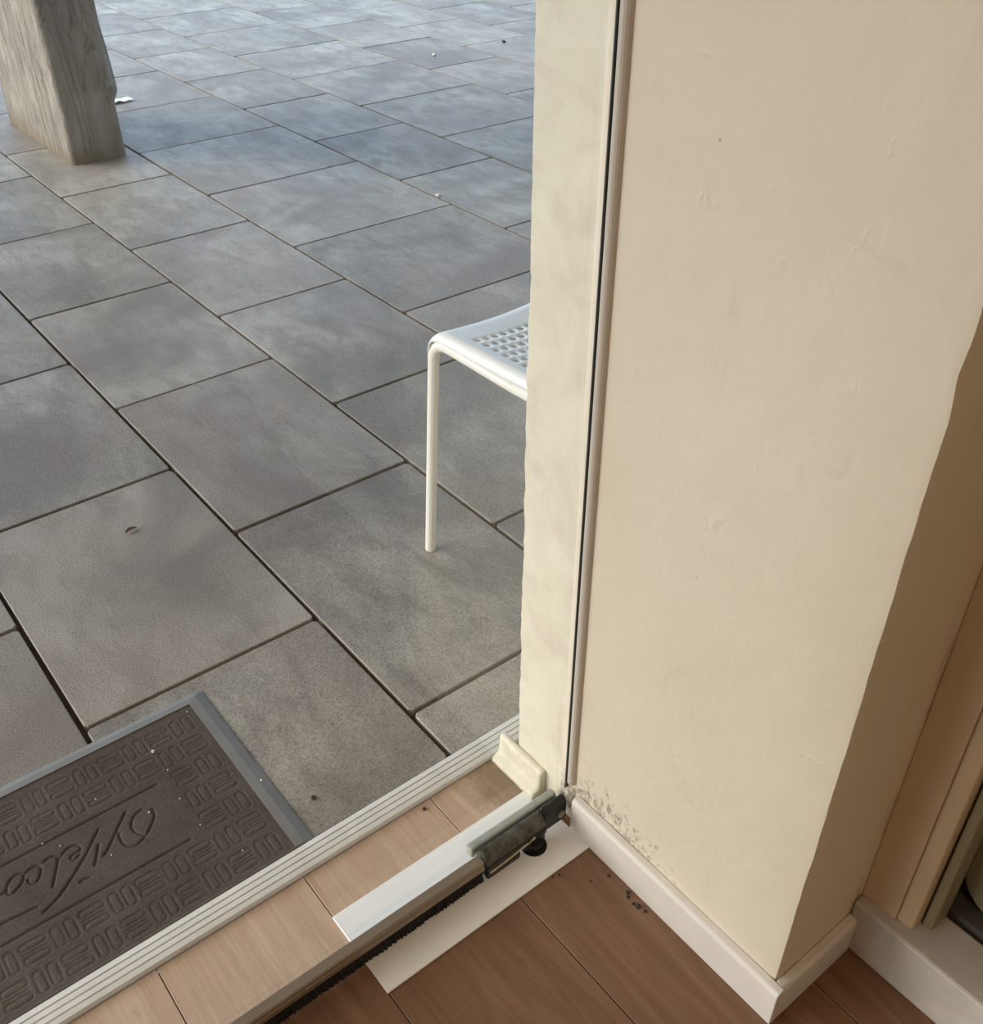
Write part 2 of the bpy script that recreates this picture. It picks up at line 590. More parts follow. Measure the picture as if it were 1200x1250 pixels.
# ---------------------------------------------------------------- indoor floor: planks run out under the door
floor = empty('floor', (0, 0, 0))
tag(floor, 'brown wood laminate floor of wide planks', 'floor', None, 'structure')
sub = MB()
sub.box(-0.797, 3.2, -3.4, 1.6, -0.05, -0.010)
sub.build('subfloor', MAT['dark'], floor)
PW = 0.2095
edges = [0.518 + PW * i for i in range(-19, 6)]
for i in range(len(edges) - 1):
    y0, y1 = edges[i] + 0.0007, edges[i + 1] - 0.0007
    x = -0.660
    L0 = 1.38 if abs(y0 - 0.518) > 0.01 else 1.0
    L0 = [1.38, 0.62, 1.05][i % 3] if i % 19 else 1.38
    if i in (17, 18, 19):
        L0 = 1.3 + 0.1 * (i - 17)
    first = True
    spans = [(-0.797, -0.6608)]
    while x < 3.15:
        xe = min(3.2, x + (L0 if first else 1.285))
        first = False
        spans.append((x, xe))
        x = xe
    for q_, (x, xe) in enumerate(spans):
        mb = MB()
        cx, cy = (x + xe) / 2, (y0 + y1) / 2
        hx, hy, c = (xe - x) / 2 - 0.0006, (y1 - y0) / 2, 0.0005
        vs = [(-hx + c, -hy + c, 0), (hx - c, -hy + c, 0), (hx - c, hy - c, 0), (-hx + c, hy - c, 0),
              (-hx, -hy, -c), (hx, -hy, -c), (hx, hy, -c), (-hx, hy, -c),
              (-hx, -hy, -0.010), (hx, -hy, -0.010), (hx, hy, -0.010), (-hx, hy, -0.010)]
        fs = [(0, 1, 2, 3)]
        for b in (0, 4):
            for k in range(4):
                fs.append((b + 4 + k, b + 4 + (k + 1) % 4, b + (k + 1) % 4, b + k))
        mb.add(vs, fs)
        o = mb.build('plank', MAT['wood_daylit'] if q_ == 0 else MAT['wood'], floor)
        o.location = (cx, cy, 0)

# ---------------------------------------------------------------- wall pier with the door jamb
def edge_noise(z, amp, sc_, seed):
    return amp * (mnoise.noise(Vector((z * sc_, seed, 0.3))) + 0.6 * mnoise.noise(Vector((z * sc_ * 3.1, seed + 5, 0.7))))


mb = MB()
NZ = 420
rings = []
for i in range(NZ + 1):
    z = 2.70 * i / NZ
    rag = 1.0 if z < 0.78 else 0.45
    e1 = edge_noise(z, 0.0024, 20, 1.5) * rag + 0.9 * abs(edge_noise(z, 0.0034, 42, 4.5)) * rag
    e2 = edge_noise(z, 0.0010, 17, 9.5)
    if abs(z - 0.86) < 0.035:
        e2 -= 0.003 * (1 - abs(z - 0.86) / 0.035)
    rings.append([(JAMB_X + e1, 3.0, z), (JAMB_X + e1, WALL_Y + 0.006, z), (JAMB_X + 0.002 + e1, WALL_Y + 0.0015, z), (JAMB_X + 0.007 + e1, WALL_Y, z),
                  (-0.668, WALL_Y, z), (-0.652, WALL_Y, z), (-0.5, WALL_Y + edge_noise(z, .0008, 3, 2), z), (-0.38, WALL_Y + edge_noise(z, .0008, 3, 6), z),
                  (CORNER_X - 0.008 + e2, WALL_Y, z), (CORNER_X - 0.002 + e2, WALL_Y + 0.0015, z), (CORNER_X + e2, WALL_Y + 0.007, z),
                  (CORNER_X, 0.70, z), (CORNER_X, 0.76, z), (CORNER_X, 0.83, z), (CORNER_X, 3.0, z)])
n = len(rings[0])
vs = [p for rg in rings for p in rg]
fs, mi = [], []
for i in range(NZ):
    for k in range(n):
        k2 = (k + 1) % n
        fs.append((i * n + k, i * n + k2, (i + 1) * n + k2, (i + 1) * n + k))
        mi.append(1 if k < 4 else 0)
fs += [tuple(range(n)), tuple(NZ * n + k for k in range(n))]
mi += [0, 0]
mb.add(vs, fs)
mb.m = mi
wr = mb.build('wall_right', [MAT['plaster'], MAT['jamb']])
tag(wr, 'cream painted plaster pier beside the glass door with a scuffed foot', 'wall', None, 'structure')
for p in wr.data.polygons:
    p.use_smooth = True
try:
    wr.data.set_sharp_from_angle(angle=math.radians(32))
except Exception:
    pass

# room shell (out of frame, closes the room)
mb = MB()
mb.box(-0.80, 3.3, -3.5, 3.0, 2.70, 2.80)
tag(mb.build('ceiling', MAT['ceiling']), 'plain painted ceiling of the shop', 'ceiling', None, 'structure')
mb = MB()
mb.box(3.2, 3.3, -3.5, 1.7, 0, 2.70)
tag(mb.build('wall_back', MAT['roomwall']), 'plain warm wall at the back of the shop', 'wall', None, 'structure')
mb = MB()
mb.box(-0.72, 3.2, -3.5, -3.4, 0, 2.70)
tag(mb.build('wall_left', MAT['roomwall']), 'plain warm side wall of the shop', 'wall', None, 'structure')
mb = MB()
mb.box(0.42, 3.2, 0.86, 0.96, 0, 2.70)
mb.box(CORNER_X, 0.42, 0.96, 1.6, 2.1, 2.70)
tag(mb.build('wall_partition', MAT['roomwall']), 'plain warm partition wall past the tan casing', 'wall', None, 'structure')
mb = MB()
mb.box(CORNER_X, 3.2, 1.6, 1.7, 0, 2.70)
tag(mb.build('wall_far', MAT['roomwall']), 'plain warm wall behind the partition', 'wall', None, 'structure')
lamp = empty('fill_lamp', (1.5, -0.9, 2.70))  # added unseen warm lamp, brightens the brown recess past the pier
tag(lamp, 'added unseen warm fill lamp under the shop ceiling', 'lamp')
mb = MB()
mb.tube([(0, 0, 0), (0, 0, -0.05)], [0.17, 0.16], 32)
mb.build('housing', MAT['plate'], lamp, smooth=False)
ld = bpy.data.lights.new('fill_light', 'AREA')
ld.shape = 'DISK'
ld.size = 0.30
ld.energy = 9
ld.color = (1.0, 0.66, 0.36)
lo = bpy.data.objects.new('fill_light', ld)
COL.objects.link(lo)
lo.parent = lamp
lo.location = (0, 0, -0.055)
# porch roof carried by the pillar
mb = MB()
mb.box(-4.95, JAMB_X - 0.02, -2.6, 5.5, 2.62, 2.85)
tag(mb.build('porch_roof', MAT['soffit']), 'flat plastered roof over the patio, carried by the concrete pillar', 'roof', None, 'structure')
# storefront glazing past the door
win = empty('window_1', (DOOR_X, -0.27, 0))
tag(win, 'large shop window beside the glass door', 'window', None, 'structure')
mb = MB()
mb.box(-0.006, 0.006, -3.10, -0.02, 0.06, 2.65)
mb.build('pane', MAT['glass'], win)
mb = MB()
mb.box(-0.03, 0.03, -3.13, 0.0, 0.0, 0.06)
mb.box(-0.03, 0.03, -3.13, 0.0, 2.65, 2.70)
mb.box(-0.03, 0.03, -0.02, 0.0, 0.06, 2.65)
mb.build('window_frame', MAT['alu'], win)
mb = MB()
mb.box(-0.006, 0.006, 0.0, 0.92, 2.20, 2.70)
mb.build('transom_pane', MAT['glass'], win)

# ---------------------------------------------------------------- aluminium threshold strip (three grooves)
prof = [(-0.8380, 0.0), (-0.8380, 0.0045), (-0.8365, 0.0070)]
gx = [-0.8270, -0.8175, -0.8080]
for g in gx:
    prof += [(g - 0.0012, 0.0080), (g - 0.0008, 0.0048), (g + 0.0008, 0.0048), (g + 0.0012, 0.0080)]
prof += [(-0.7995, 0.0072), (-0.7972, 0.0040), (-0.7970, 0.0)]
mb = MB()
mb.extrude_y(prof, -3.3, 1.3)
tag(mb.build('trim_1', MAT['alu']), 'pale grooved aluminium threshold strip between patio and wood floor', 'threshold', None, 'structure')

# ---------------------------------------------------------------- skirting boards
def skirting_prof(h, t):
    return [(0, 0), (t, 0), (t, h - 0.010)] + [(t - 0.006 + 0.006 * math.cos(math.radians(a)), h - 0.010 + 0.008 * math.sin(math.radians(a))) for a in (25, 50, 75, 90)] + [(0.001, h - 0.001), (0, h - 0.003)]


mb = MB()
sp = skirting_prof(0.066, 0.0135)
mb.extrude_x([(WALL_Y - a, z) for a, z in sp], -0.631, CORNER_X + 0.0134)
tag(mb.build('baseboard_front', MAT['skirt'], bevel=0.0012), 'white skirting board along the foot of the cream pier', 'skirting', None, 'structure')
mb = MB()
mb.extrude_y([(CORNER_X + a, z) for a, z in sp], WALL_Y + 0.0003, 0.7965)
tag(mb.build('baseboard_side', MAT['skirt'], bevel=0.0012), 'white skirting board on the shaded return of the pier', 'skirting', None, 'structure')

# vertical bead where the glass meets the wall
mb = MB()
hb = [(-0.6455 + 0.0078 * math.cos(math.radians(a)), WALL_Y + 0.002 - 0.0088 * math.sin(math.radians(a))) for a in range(0, 181, 20)]
mb.extrude_z(hb, 0.078, 2.66)
ob = mb.build('trim_2', MAT['bead'])
tag(ob, 'beige half-round bead running up the wall beside the glass edge', 'trim', None, 'structure')

mb = MB()
mb.box(-0.6550, -0.6537, WALL_Y - 0.0050, WALL_Y + 0.001, 0.060, 2.66)  # dark strip standing in for shade in the gap between pane and bead
mb.build('gap_shade_strip', MAT['gap_shade'], ob)

# cream offcut of moulding at the jamb foot
mb = MB()
mp = [(0.0, 0.0), (0.021, 0.0), (0.0245, 0.003), (0.0250, 0.008), (0.0215, 0.0125), (0.0155, 0.0155), (0.0120, 0.020), (0.0105, 0.028), (0.0110, 0.041), (0.0095, 0.0465), (0.006, 0.050), (0.0015, 0.0505), (0.0, 0.050)]
n = len(mp)
NX = 14
vs, fs = [], []
for i in range(NX + 1):
    x = -0.792 + 0.093 * i / NX
    for a, z in mp:
        e = 0.0012 * mnoise.noise(Vector((x * 60, a * 150, z * 90)))
        vs.append((x, WALL_Y - 0.0005 - a - e * (a > 0), z + e * (z > 0.01)))
for i in range(NX):
    for k in range(n):
        k2 = (k + 1) % n
        fs.append((i * n + k, i * n + k2, (i + 1) * n + k2, (i + 1) * n + k))
fs += [tuple(range(n)), tuple(NX * n + k for k in range(n))]
mb.add(vs, fs)
mo = mb.build('moulding_block', MAT['cream_wood'])
for p in mo.data.polygons:
    p.use_smooth = len(p.vertices) == 4
tag(mo, 'short cream painted moulding offcut at the foot of the door jamb', 'moulding')

# ---------------------------------------------------------------- floor spring cover plate
PIV = (-0.6400, 0.5830)
plate = empty('cover_plate', (-0.655, 0.4745, 0))
tag(plate, 'white metal cover plate set in the floor under the glass door', 'plate')
mb = MB()
mb.box(-0.0650, 0.0650, -0.1675, 0.1675, 0.0, 0.003)
mb.build('plate', MAT['plate'], plate, bevel=0.0008, seg=1)
mb = MB()
px, py = PIV[0] + 0.655, PIV[1] - 0.4745
mb.tube([(px, py, 0.0029), (px, py, 0.0034)], 0.0185, 28)
mb.build('spindle_hole', MAT['black_metal'], plate)
mb = MB()
mb.tube([(px, py, 0.0034), (px, py, 0.016)], 0.0130, 20)
mb.build('spindle', MAT['black_metal'], plate)

# ---------------------------------------------------------------- glass door
door = empty('door_1', (DOOR_X, 0.648, 0))
tag(door, 'frameless glass door on a worn metal floor pivot', 'door', None, 'structure')
GT = 0.005
mb = MB()
gy0, gy1, gz0, gz1 = -0.91, 0.0005, 0.034, 2.19
v = [(x, y, z) for z in (gz0, gz1) for y in (gy0, gy1) for x in (-GT, GT)]
mb.add(v, [(0, 4, 6, 2), (1, 3, 7, 5)], 0)
mb.add(v, [(0, 2, 3, 1), (4, 5, 7, 6), (0, 1, 5, 4), (2, 6, 7, 3)], 0)
mb.build('glass_pane', MAT['glass'], door, weld=True)

# pivot fitting at the foot of the pane
fit = empty('pivot_fitting', (0, 0, 0))
fit.parent = door


def rounded_clamp(y0, y1, z0, z1, x0, x1, r, top):
    """block along y with a rounded lower/upper far end and a chamfered top inner edge"""
    m_ = MB()
    pr = [(x0, z0), (x1, z0), (x1, z1 - top), (x1 - top * 0.35, z1 - top * 0.45), (x1 - top, z1), (x0, z1)]
    m_.extrude_y(pr, y0, y1)
    return m_


m_ = MB()
m_.extrude_y([(GT, 0.026), (0.0200, 0.026), (0.0235, 0.030), (0.0225, 0.038), (0.0160, 0.0475), (0.0110, 0.0515), (GT, 0.0525)], -0.150, -0.046)
fo = m_.build('clamp_cover', MAT['hinge'], fit, bevel=0.002, seg=2)
fo['label'] = 'worn grey clamp cover'
m_ = MB()
m_.box(GT + 0.001, 0.0240, -0.1505, -0.045, 0.0185, 0.0345)
m_.build('clamp_face', MAT['black_metal'], fit, bevel=0.003)
m_ = MB()
m_.box(-GT, GT, -0.150, -0.003, 0.022, 0.0335)
m_.build('setting_block', MAT['gasket'], fit)
m_ = rounded_clamp(-0.047, -0.004, 0.014, 0.057, GT, 0.0185, 0.01, 0.008)
m_.build('clamp_body', MAT['black_metal'], fit, bevel=0.004, seg=3)
m_ = MB()
m_.box(-0.018, -GT, -0.155, -0.003, 0.024, 0.043)
m_.build('outer_gasket', MAT['gasket'], fit, bevel=0.003)
m_ = MB()   # lower lip with its torn cream edge
m_.box(GT + 0.001, 0.0240, -0.150, -0.092, 0.0045, 0.0178)
m_.build('lower_lip', MAT['black_metal'], fit, bevel=0.003)
vs, fs = [], []
NT_ = 26
for i in range(NT_ + 1):
    y = -0.146 + 0.078 * i / NT_
    wv = 0.0015 + 0.0035 * abs(mnoise.noise(Vector((i * 0.55, 3.3, 0))))
    zt = 0.0185 + 0.0100 * (i / NT_) ** 1.5
    vs += [(0.0225, y, zt - wv), (0.0252, y, zt - wv * 0.6), (0.0248, y, zt + 0.001 + wv * 0.35), (0.0225, y, zt + 0.002)]
for i in range(NT_):
    for k in range(4):
        k2 = (k + 1) % 4
        fs.append((i * 4 + k, i * 4 + k2, i * 4 + 4 + k2, i * 4 + 4 + k))
fs += [(0, 1, 2, 3), tuple(NT_ * 4 + k for k in range(4))]
m_ = MB()
m_.add(vs, fs)
m_.build('torn_edge', MAT['torn'], fit)
m_ = MB()
m_.box(GT + 0.002, 0.0250, -0.084, -0.048, 0.006, 0.032)
m_.build('pivot_arm', MAT['black_metal'], fit, bevel=0.004)
m_ = MB()
m_.tube([(0.0185, -0.016, 0.031), (0.0205, -0.016, 0.031)], 0.0058, 16)
m_.tube([(0.0203, -0.016, 0.031), (0.0209, -0.016, 0.031)], 0.0030, 6)
m_.build('screw', MAT['gasket'], fit)

# bottom seal profile with its brush
seal = MB()
sprof = [(GT, 0.0235), (0.0190, 0.0235), (0.0200, 0.0250), (0.0200, 0.0325), (0.0185, 0.0335), (0.0185, 0.0350), (0.0195, 0.0360), (0.0190, 0.0395), (0.0170, 0.0410), (GT, 0.0415)]
seal.extrude_y(sprof, -0.905, -0.152)
so = seal.build('bottom_seal', MAT['seal'], door)
mb = MB()
NB = 420
vs, fs = [], []
for i in range(NB + 1):
    y = -0.905 + 0.750 * i / NB
    j = 0.0016 * mnoise.noise(Vector((i * 0.9, 1.1, 0))) + rnd.uniform(-.0011, .0011)
    vs += [(0.006, y, 0.0245), (0.0180, y, 0.0245), (0.0215 + j * 1.8, y, 0.0052 + j), (0.009, y, 0.0048)]
for i in range(NB):
    for k in range(4):
        k2 = (k + 1) % 4
        fs.append((i * 4 + k, i * 4 + k2, i * 4 + 4 + k2, i * 4 + 4 + k))
fs += [(0, 1, 2, 3), tuple(NB * 4 + k for k in range(4))]
mb.add(vs, fs)
bo = mb.build('brush_strip', MAT['brush'], so)

# ---------------------------------------------------------------- casing, sill and dark cabinet past the pier
cas = empty('door_casing', (-0.25, 0.83, 0))
tag(cas, 'tan painted stepped casing in the corner behind the cream pier', 'casing')
mb = MB()
mb.box(-0.040, 0.006, -0.018, 0.040, 0.090, 2.10)
mb.build('flat_board', MAT['casing'], cas, bevel=0.002)
mb = MB()
mb.box(0.006, 0.027, -0.0145, 0.040, 0.090, 2.10)
mb.build('stop_strip', MAT['casing'], cas, bevel=0.003)
mb = MB()
mb.box(0.0295, 0.0420, 0.002, 0.040, 0.090, 2.10)
mb.build('edge_strip', MAT['olive_strip'], cas, bevel=0.003)

sill = MB()
sill.box(CORNER_X + 0.0005, 0.42, -0.043, 0.028, 0.0, 0.090)
so_ = sill.build('stone_sill', MAT['sill'], bevel=0.004)
so_.location = (0.0, 0.84, 0)
tag(so_, 'pale grey stone sill below the tan casing', 'sill')

cab = empty('cabinet', (-0.205, 0.885, 0))
tag(cab, 'dark olive cabinet with rounded lower corner standing past the tan casing', 'cabinet')
r = 0.055
x0, x1, z0, z1 = -0.012, 0.56, 0.108, 1.55
prof = arc(x0 + r, z0 + r, r, 180, 270, 8) + arc(x1 - r, z0 + r, r, 270, 360, 8) + arc(x1 - 0.02, z1 - 0.02, 0.02, 0, 90, 4) + arc(x0 + 0.02, z1 - 0.02, 0.02, 90, 180, 4)
mb = MB()
mb.extrude_y(prof, 0.0, 0.05)
mb.build('front_panel', MAT['olive'], cab, bevel=0.006, seg=3)
mb = MB()
mb.box(x0 + 0.01, x1 - 0.01, 0.05, 0.60, 0.095, 1.54)
mb.build('body', MAT['dark'], cab, bevel=0.004)
mb = MB()
mb.box(x0 - 0.05, x1 - 0.02, -0.010, 0.58, 0.0, 0.096)
mb.build('plinth', MAT['plinth'], cab)

# ---------------------------------------------------------------- concrete pillar
PX0, PX1, PY0, PY1 = -4.73, -3.975, 1.160, 1.365
mb = MB()
NZ = 140


def ring_pts():
    pts = []
    c = 0.012
    nx, ny = 26, 12
    for i in range(nx + 1):
        pts.append((PX0 + c + (PX1 - PX0 - 2 * c) * i / nx, PY0, 0, -1))
    for i in range(ny + 1):
        pts.append((PX1, PY0 + c + (PY1 - PY0 - 2 * c) * i / ny, 1, 0))
    for i in range(nx + 1):
        pts.append((PX1 - c - (PX1 - PX0 - 2 * c) * i / nx, PY1, 0, 1))
    for i in range(ny + 1):
        pts.append((PX0, PY1 - c - (PY1 - PY0 - 2 * c) * i / ny, -1, 0))
    return pts


rp = ring_pts()
n = len(rp)
vs, fs = [], []
for i in range(NZ + 1):
    z = 2.62 * (i / NZ) ** 1.6
    for (x, y, nx_, ny_) in rp:
        d = 0.007 * mnoise.noise(Vector((x * 7, y * 7, z * 2.0))) + 0.004 * mnoise.noise(Vector((x * 30, y * 30, z * 9))) + 0.005 * mnoise.noise(Vector((x * 22, y * 22, z * 1.3)))
        # swelling on the far edge, broken off below
        if y > PY1 - 0.05 and 0.10 < z < 0.62 and x > PX1 - 0.1:
            d += 0.018 * min(1.0, (z - 0.20) / 0.03 if z > 0.20 else 0) * math.exp(-((z - 0.25) / 0.16) ** 2)
        ec = min(abs(x - PX1) + abs(y - PY0), 1)
        if ec < 0.04:
            d -= 0.030 * abs(mnoise.noise(Vector((z * 14, 3.0, 1.0)))) * (1 - ec / 0.04)
        vs.append((x + nx_ * d, y + ny_ * d, z))
for i in range(NZ):
    for k in range(n):
        k2 = (k + 1) % n
        fs.append((i * n + k, i * n + k2, (i + 1) * n + k2, (i + 1) * n + k))
fs += [tuple(range(n)), tuple(NZ * n + k for k in range(n))]
mb.add(vs, fs)
po = mb.build('pillar', MAT['pillar'], smooth=True)
tag(po, 'weathered board-marked concrete pillar with chipped edges on the patio', 'pillar')

# ---------------------------------------------------------------- door mat
MX0, MX1, MY0, MY1 = -1.201, -0.8385, -0.36, 0.350
IX0, IX1, IY0, IY1 = -1.177, -0.8400, -0.335, 0.322
mat_o = empty('door_mat', (-1.02, 0.0, 0))
tag(mat_o, 'brown embossed welcome mat with a grey rubber border outside the door', 'mat')


def loc(p):
    return (p[0] + 1.02, p[1], p[2])


mb = MB()


def rrect(x0, x1, y0, y1, z, rr, nseg=4):
    pts = []
    for cx, cy, a0 in ((x1 - rr, y1 - rr, 0), (x0 + rr, y1 - rr, 90), (x0 + rr, y0 + rr, 180), (x1 - rr, y0 + rr, 270)):
        for i in range(nseg + 1):
            a = math.radians(a0 + 90 * i / nseg)
            pts.append((cx + rr * math.cos(a), cy + rr * math.sin(a), z))
    return pts


loops = [rrect(MX0, MX1, MY0, MY1, 0.0005, 0.006), rrect(MX0, MX1, MY0, MY1, 0.0025, 0.006), rrect(MX0 + .012, MX1 - 0.0005, MY0 + .014, MY1 - .014, 0.0075, 0.004),
         rrect(IX0, IX1, IY0, IY1, 0.0085, 0.0008), rrect(IX0, IX1, IY0, IY1, 0.003, 0.0008)]
n = len(loops[0])
vs = [loc(p) for lp in loops for p in lp]
fs = []
for i in range(len(loops) - 1):
    for k in range(n):
        fs.append((i * n + k, i * n + (k + 1) % n, (i + 1) * n + (k + 1) % n, (i + 1) * n + k))
mb.add(vs, fs)
mb.build('rubber_border', MAT['rubber'], mat_o)

STROKES = [
    [(-1.032, 0.1805), (-1.0275, 0.1675), (-1.014, 0.1579), (-1.0008, 0.1585), (-0.992, 0.1636), (-0.9857, 0.1675)],
    [(-1.0232, 0.1936), (-1.008, 0.19), (-0.9897, 0.1725), (-0.9814, 0.1591), (-0.9804, 0.1479), (-0.9898, 0.1388), (-1.0031, 0.1377), (-1.0139, 0.14)],
    [(-1.0422, 0.1613), (-1.0178, 0.1372), (-0.9998, 0.1203), (-0.9915, 0.1096)],
    [(-1.0376, 0.1201), (-1.0217, 0.1044), (-1.0046, 0.0874), (-0.9848, 0.0636), (-0.9679, 0.0414), (-0.9563, 0.0157)],
    [(-1.0136, 0.1108), (-0.9984, 0.1028), (-0.9841, 0.0942)],
    [(-0.9915, 0.1096), (-0.9958, 0.1177)],
    [(-1.0131, 0.0843), (-1.01, 0.0749), (-1.0163, 0.0726), (-1.0194, 0.0783), (-1.019, 0.0865), (-1.0264, 0.0888), (-1.0329, 0.0833), (-1.033, 0.0739), (-1.0261, 0.0621)],
    [(-1.0261, 0.0621), (-1.0324, 0.0561), (-1.034, 0.0484), (-1.0319, 0.0416)],
    [(-1.0253, 0.0593), (-1.0075, 0.0498), (-0.9863, 0.0379)],
    [(-1.0183, 0.0159), (-1.0113, 0.0156), (-1.0068, 0.022), (-1.0121, 0.0292), (-1.0247, 0.0355), (-1.0323, 0.0316), (-1.0327, 0.0237), (-1.0295, 0.0146)],
    [(-1.0295, 0.0146), (-1.0175, 0.0077), (-1.0096, -0.0076), (-1.0151, -0.0126), (-1.0282, -0.0075), (-1.0358, 0.0067), (-1.0295, 0.0146)],
    [(-1.0185, -0.0116), (-1.0172, -0.0207)],
    [(-0.9698, 0.0125), (-0.974, -0.034)],
    [(-0.9698, 0.0825), (-0.9725, 0.0754), (-0.9707, 0.0686)],
    # the letters that run on past the picture edge
    [(-1.0172, -0.0207), (-1.012, -0.030), (-1.034, -0.036), (-1.012, -0.044), (-1.010, -0.050), (-1.034, -0.058), (-1.012, -0.066), (-1.010, -0.072), (-1.034, -0.080), (-1.034, -0.090)],
    [(-1.022, -0.096), (-1.015, -0.106), (-1.009, -0.100), (-1.012, -0.092), (-1.030, -0.094), (-1.034, -0.106), (-1.028, -0.116)],
    # frame of the lettering panel
    [(-1.0605, 0.216), (-1.0605, -0.216)], [(-0.9420, 0.214), (-0.9420, -0.214)]]


def smooth_stroke(st):
    if len(st) < 4:
        return st
    p = [st[0]] + st + [st[-1]]
    out = []
    for i in range(1, len(p) - 2):
        for j in range(3):
            t = j / 3
            out.append(tuple(0.5 * (2 * p[i][k] + (p[i + 1][k] - p[i - 1][k]) * t + (2 * p[i - 1][k] - 5 * p[i][k] + 4 * p[i + 1][k] - p[i + 2][k]) * t * t + (3 * p[i][k] - p[i - 1][k] - 3 * p[i + 1][k] + p[i + 2][k]) * t ** 3) for k in (0, 1)))
    out.append(st[-1])
    return out


RES = 0.0014
nx = int((IX1 - IX0) / RES)
ny = int((IY1 - IY0) / RES)
X, Y = np.meshgrid(np.linspace(IX0, IX1, nx), np.linspace(IY0, IY1, ny), indexing='ij')
D = np.full(X.shape, 1.0)
for st in STROKES:
    ss = smooth_stroke(st)
    for a, b in zip(ss[:-1], ss[1:]):
        dx, dy = b[0] - a[0], b[1] - a[1]
        L2 = dx * dx + dy * dy + 1e-12
        lo_x, hi_x = min(a[0], b[0]) - .006, max(a[0], b[0]) + .006
        lo_y, hi_y = min(a[1], b[1]) - .006, max(a[1], b[1]) + .006
        i0, i1 = np.searchsorted(X[:, 0], [lo_x, hi_x])
        j0, j1 = np.searchsorted(Y[0], [lo_y, hi_y])
        if i1 <= i0 or j1 <= j0:
            continue
        xs, ys = X[i0:i1, j0:j1], Y[i0:i1, j0:j1]
        t = np.clip(((xs - a[0]) * dx + (ys - a[1]) * dy) / L2, 0, 1)
        d = np.hypot(xs - a[0] - t * dx, ys - a[1] - t * dy)
        D[i0:i1, j0:j1] = np.minimum(D[i0:i1, j0:j1], d)


def capsule_sd(px_, py_, hx, hy, rr):
    qx, qy = np.abs(px_) - hx + rr, np.abs(py_) - hy + rr
    return np.hypot(np.maximum(qx, 0), np.maximum(qy, 0)) + np.minimum(np.maximum(qx, qy), 0) - rr


PXm, PYm = 0.0462, 0.0380
ci = np.round((X + 1.142) / PXm)
cj = np.round((Y - 0.294) / PYm)
lx = X - (-1.142 + ci * PXm)
ly = Y - (0.294 + cj * PYm)
par = (ci + cj) % 2
# upright pair
dA = np.minimum(np.abs(capsule_sd(lx, ly - 0.0088, 0.0165, 0.0060, 0.0055)), np.abs(capsule_sd(lx, ly + 0.0088, 0.0165, 0.0060, 0.0055)))
# lying stack of bars
dB = np.minimum(np.abs(capsule_sd(lx - 0.0105, ly, 0.0052, 0.0160, 0.0045)), np.abs(capsule_sd(lx + 0.0105, ly, 0.0052, 0.0160, 0.0045)))
dB = np.minimum(dB, np.hypot(lx, np.maximum(np.abs(ly) - 0.0145, 0)))
dM = np.where(par == 0, dA, dB)
inside_panel = (X > -1.066) & (X < -0.936) & (Y < 0.234) & (Y > -0.234)
ok = (~inside_panel) & (ci >= 0) & (ci <= 6) & (np.abs(Y) < 0.316)
dM = np.where(ok, dM, 1.0)
wob = np.array([[0.35 + 0.65 * (0.5 + 0.5 * mnoise.noise(Vector((x * 30, y * 30, 0)))) for y in Y[0, ::6]] for x in X[::6, 0]])
wob = np.repeat(np.repeat(wob, 6, 0), 6, 1)[:nx, :ny]
H = 0.0070 - 0.0030 * np.exp(-(D / 0.0016) ** 2) - 0.0018 * wob * np.exp(-(dM / 0.0015) ** 2)
vs = np.stack([X.ravel() + 1.02, Y.ravel(), H.ravel()], 1)
idx = np.arange(nx * ny).reshape(nx, ny)
quads = np.stack([idx[:-1, :-1], idx[1:, :-1], idx[1:, 1:], idx[:-1, 1:]], -1).reshape(-1, 4)
me = bpy.data.meshes.new('carpet_field')
me.vertices.add(len(vs))
me.vertices.foreach_set('co', vs.ravel())
me.loops.add(quads.size)
me.loops.foreach_set('vertex_index', quads.ravel())
me.polygons.add(len(quads))
me.polygons.foreach_set('loop_start', np.arange(0, quads.size, 4))
me.polygons.foreach_set('loop_total', np.full(len(quads), 4))
me.update(calc_edges=True)
me.validate()
me.materials.append(MAT['pile'])
me.polygons.foreach_set('use_smooth', [True] * len(me.polygons))
fo = bpy.data.objects.new('carpet_field', me)
COL.objects.link(fo)
fo.parent = mat_o
fo['label'] = 'brown carpet field embossed with script lettering and basket weave bars'

# ---------------------------------------------------------------- chair on the patio
ch = empty('chair', (-1.270, 0.859, 0.0), math.radians(3.5))
tag(ch, 'white metal chair with perforated seat standing behind the jamb', 'chair')
SW = 0.39      # seat width along local y
SD = 0.37


def path_s(s):
    """front-to-back path: (x, dz)"""
    r_ = 0.040
    la = r_ * math.pi / 2
    if s < -la:
        return (-0.012, -r_ - (-la - s))
    if s < 0:
        a = (s + la) / r_
        return (-0.012 + r_ * (1 - math.cos(a)), -r_ * (1 - math.sin(a)))
    return (0.028 + s, 0.0)


def path_t(t):
    r_ = 0.016
    la = r_ * math.pi / 2
    if t < 0:
        u = -t
        if u > la:
            return (0.022, -r_ - (u - la))
        a = u / r_
        return (0.038 - r_ * math.sin(a), -r_ * (1 - math.cos(a)))
    return (0.038 + t, 0.0)


FLAT = SW - 2 * 0.038


def seat_pt(s, t):
    x, dz1 = path_s(s)
    if t > FLAT:
        y, dz2 = path_t(FLAT - t)
        y = SW - y
    else:
        y, dz2 = path_t(t)
    tt = min(1, max(0, t / FLAT))
    dish = 0.020 * math.sin(math.pi * tt) ** 1.0 * min(1.0, 0.55 + max(0, x) * 2.2)
    back = 0.010 * max(0, (x - 0.28) / 0.1) ** 2
    dz = -math.hypot(dz1, dz2)
    return (x, y, 0.452 + dz - dish + back)


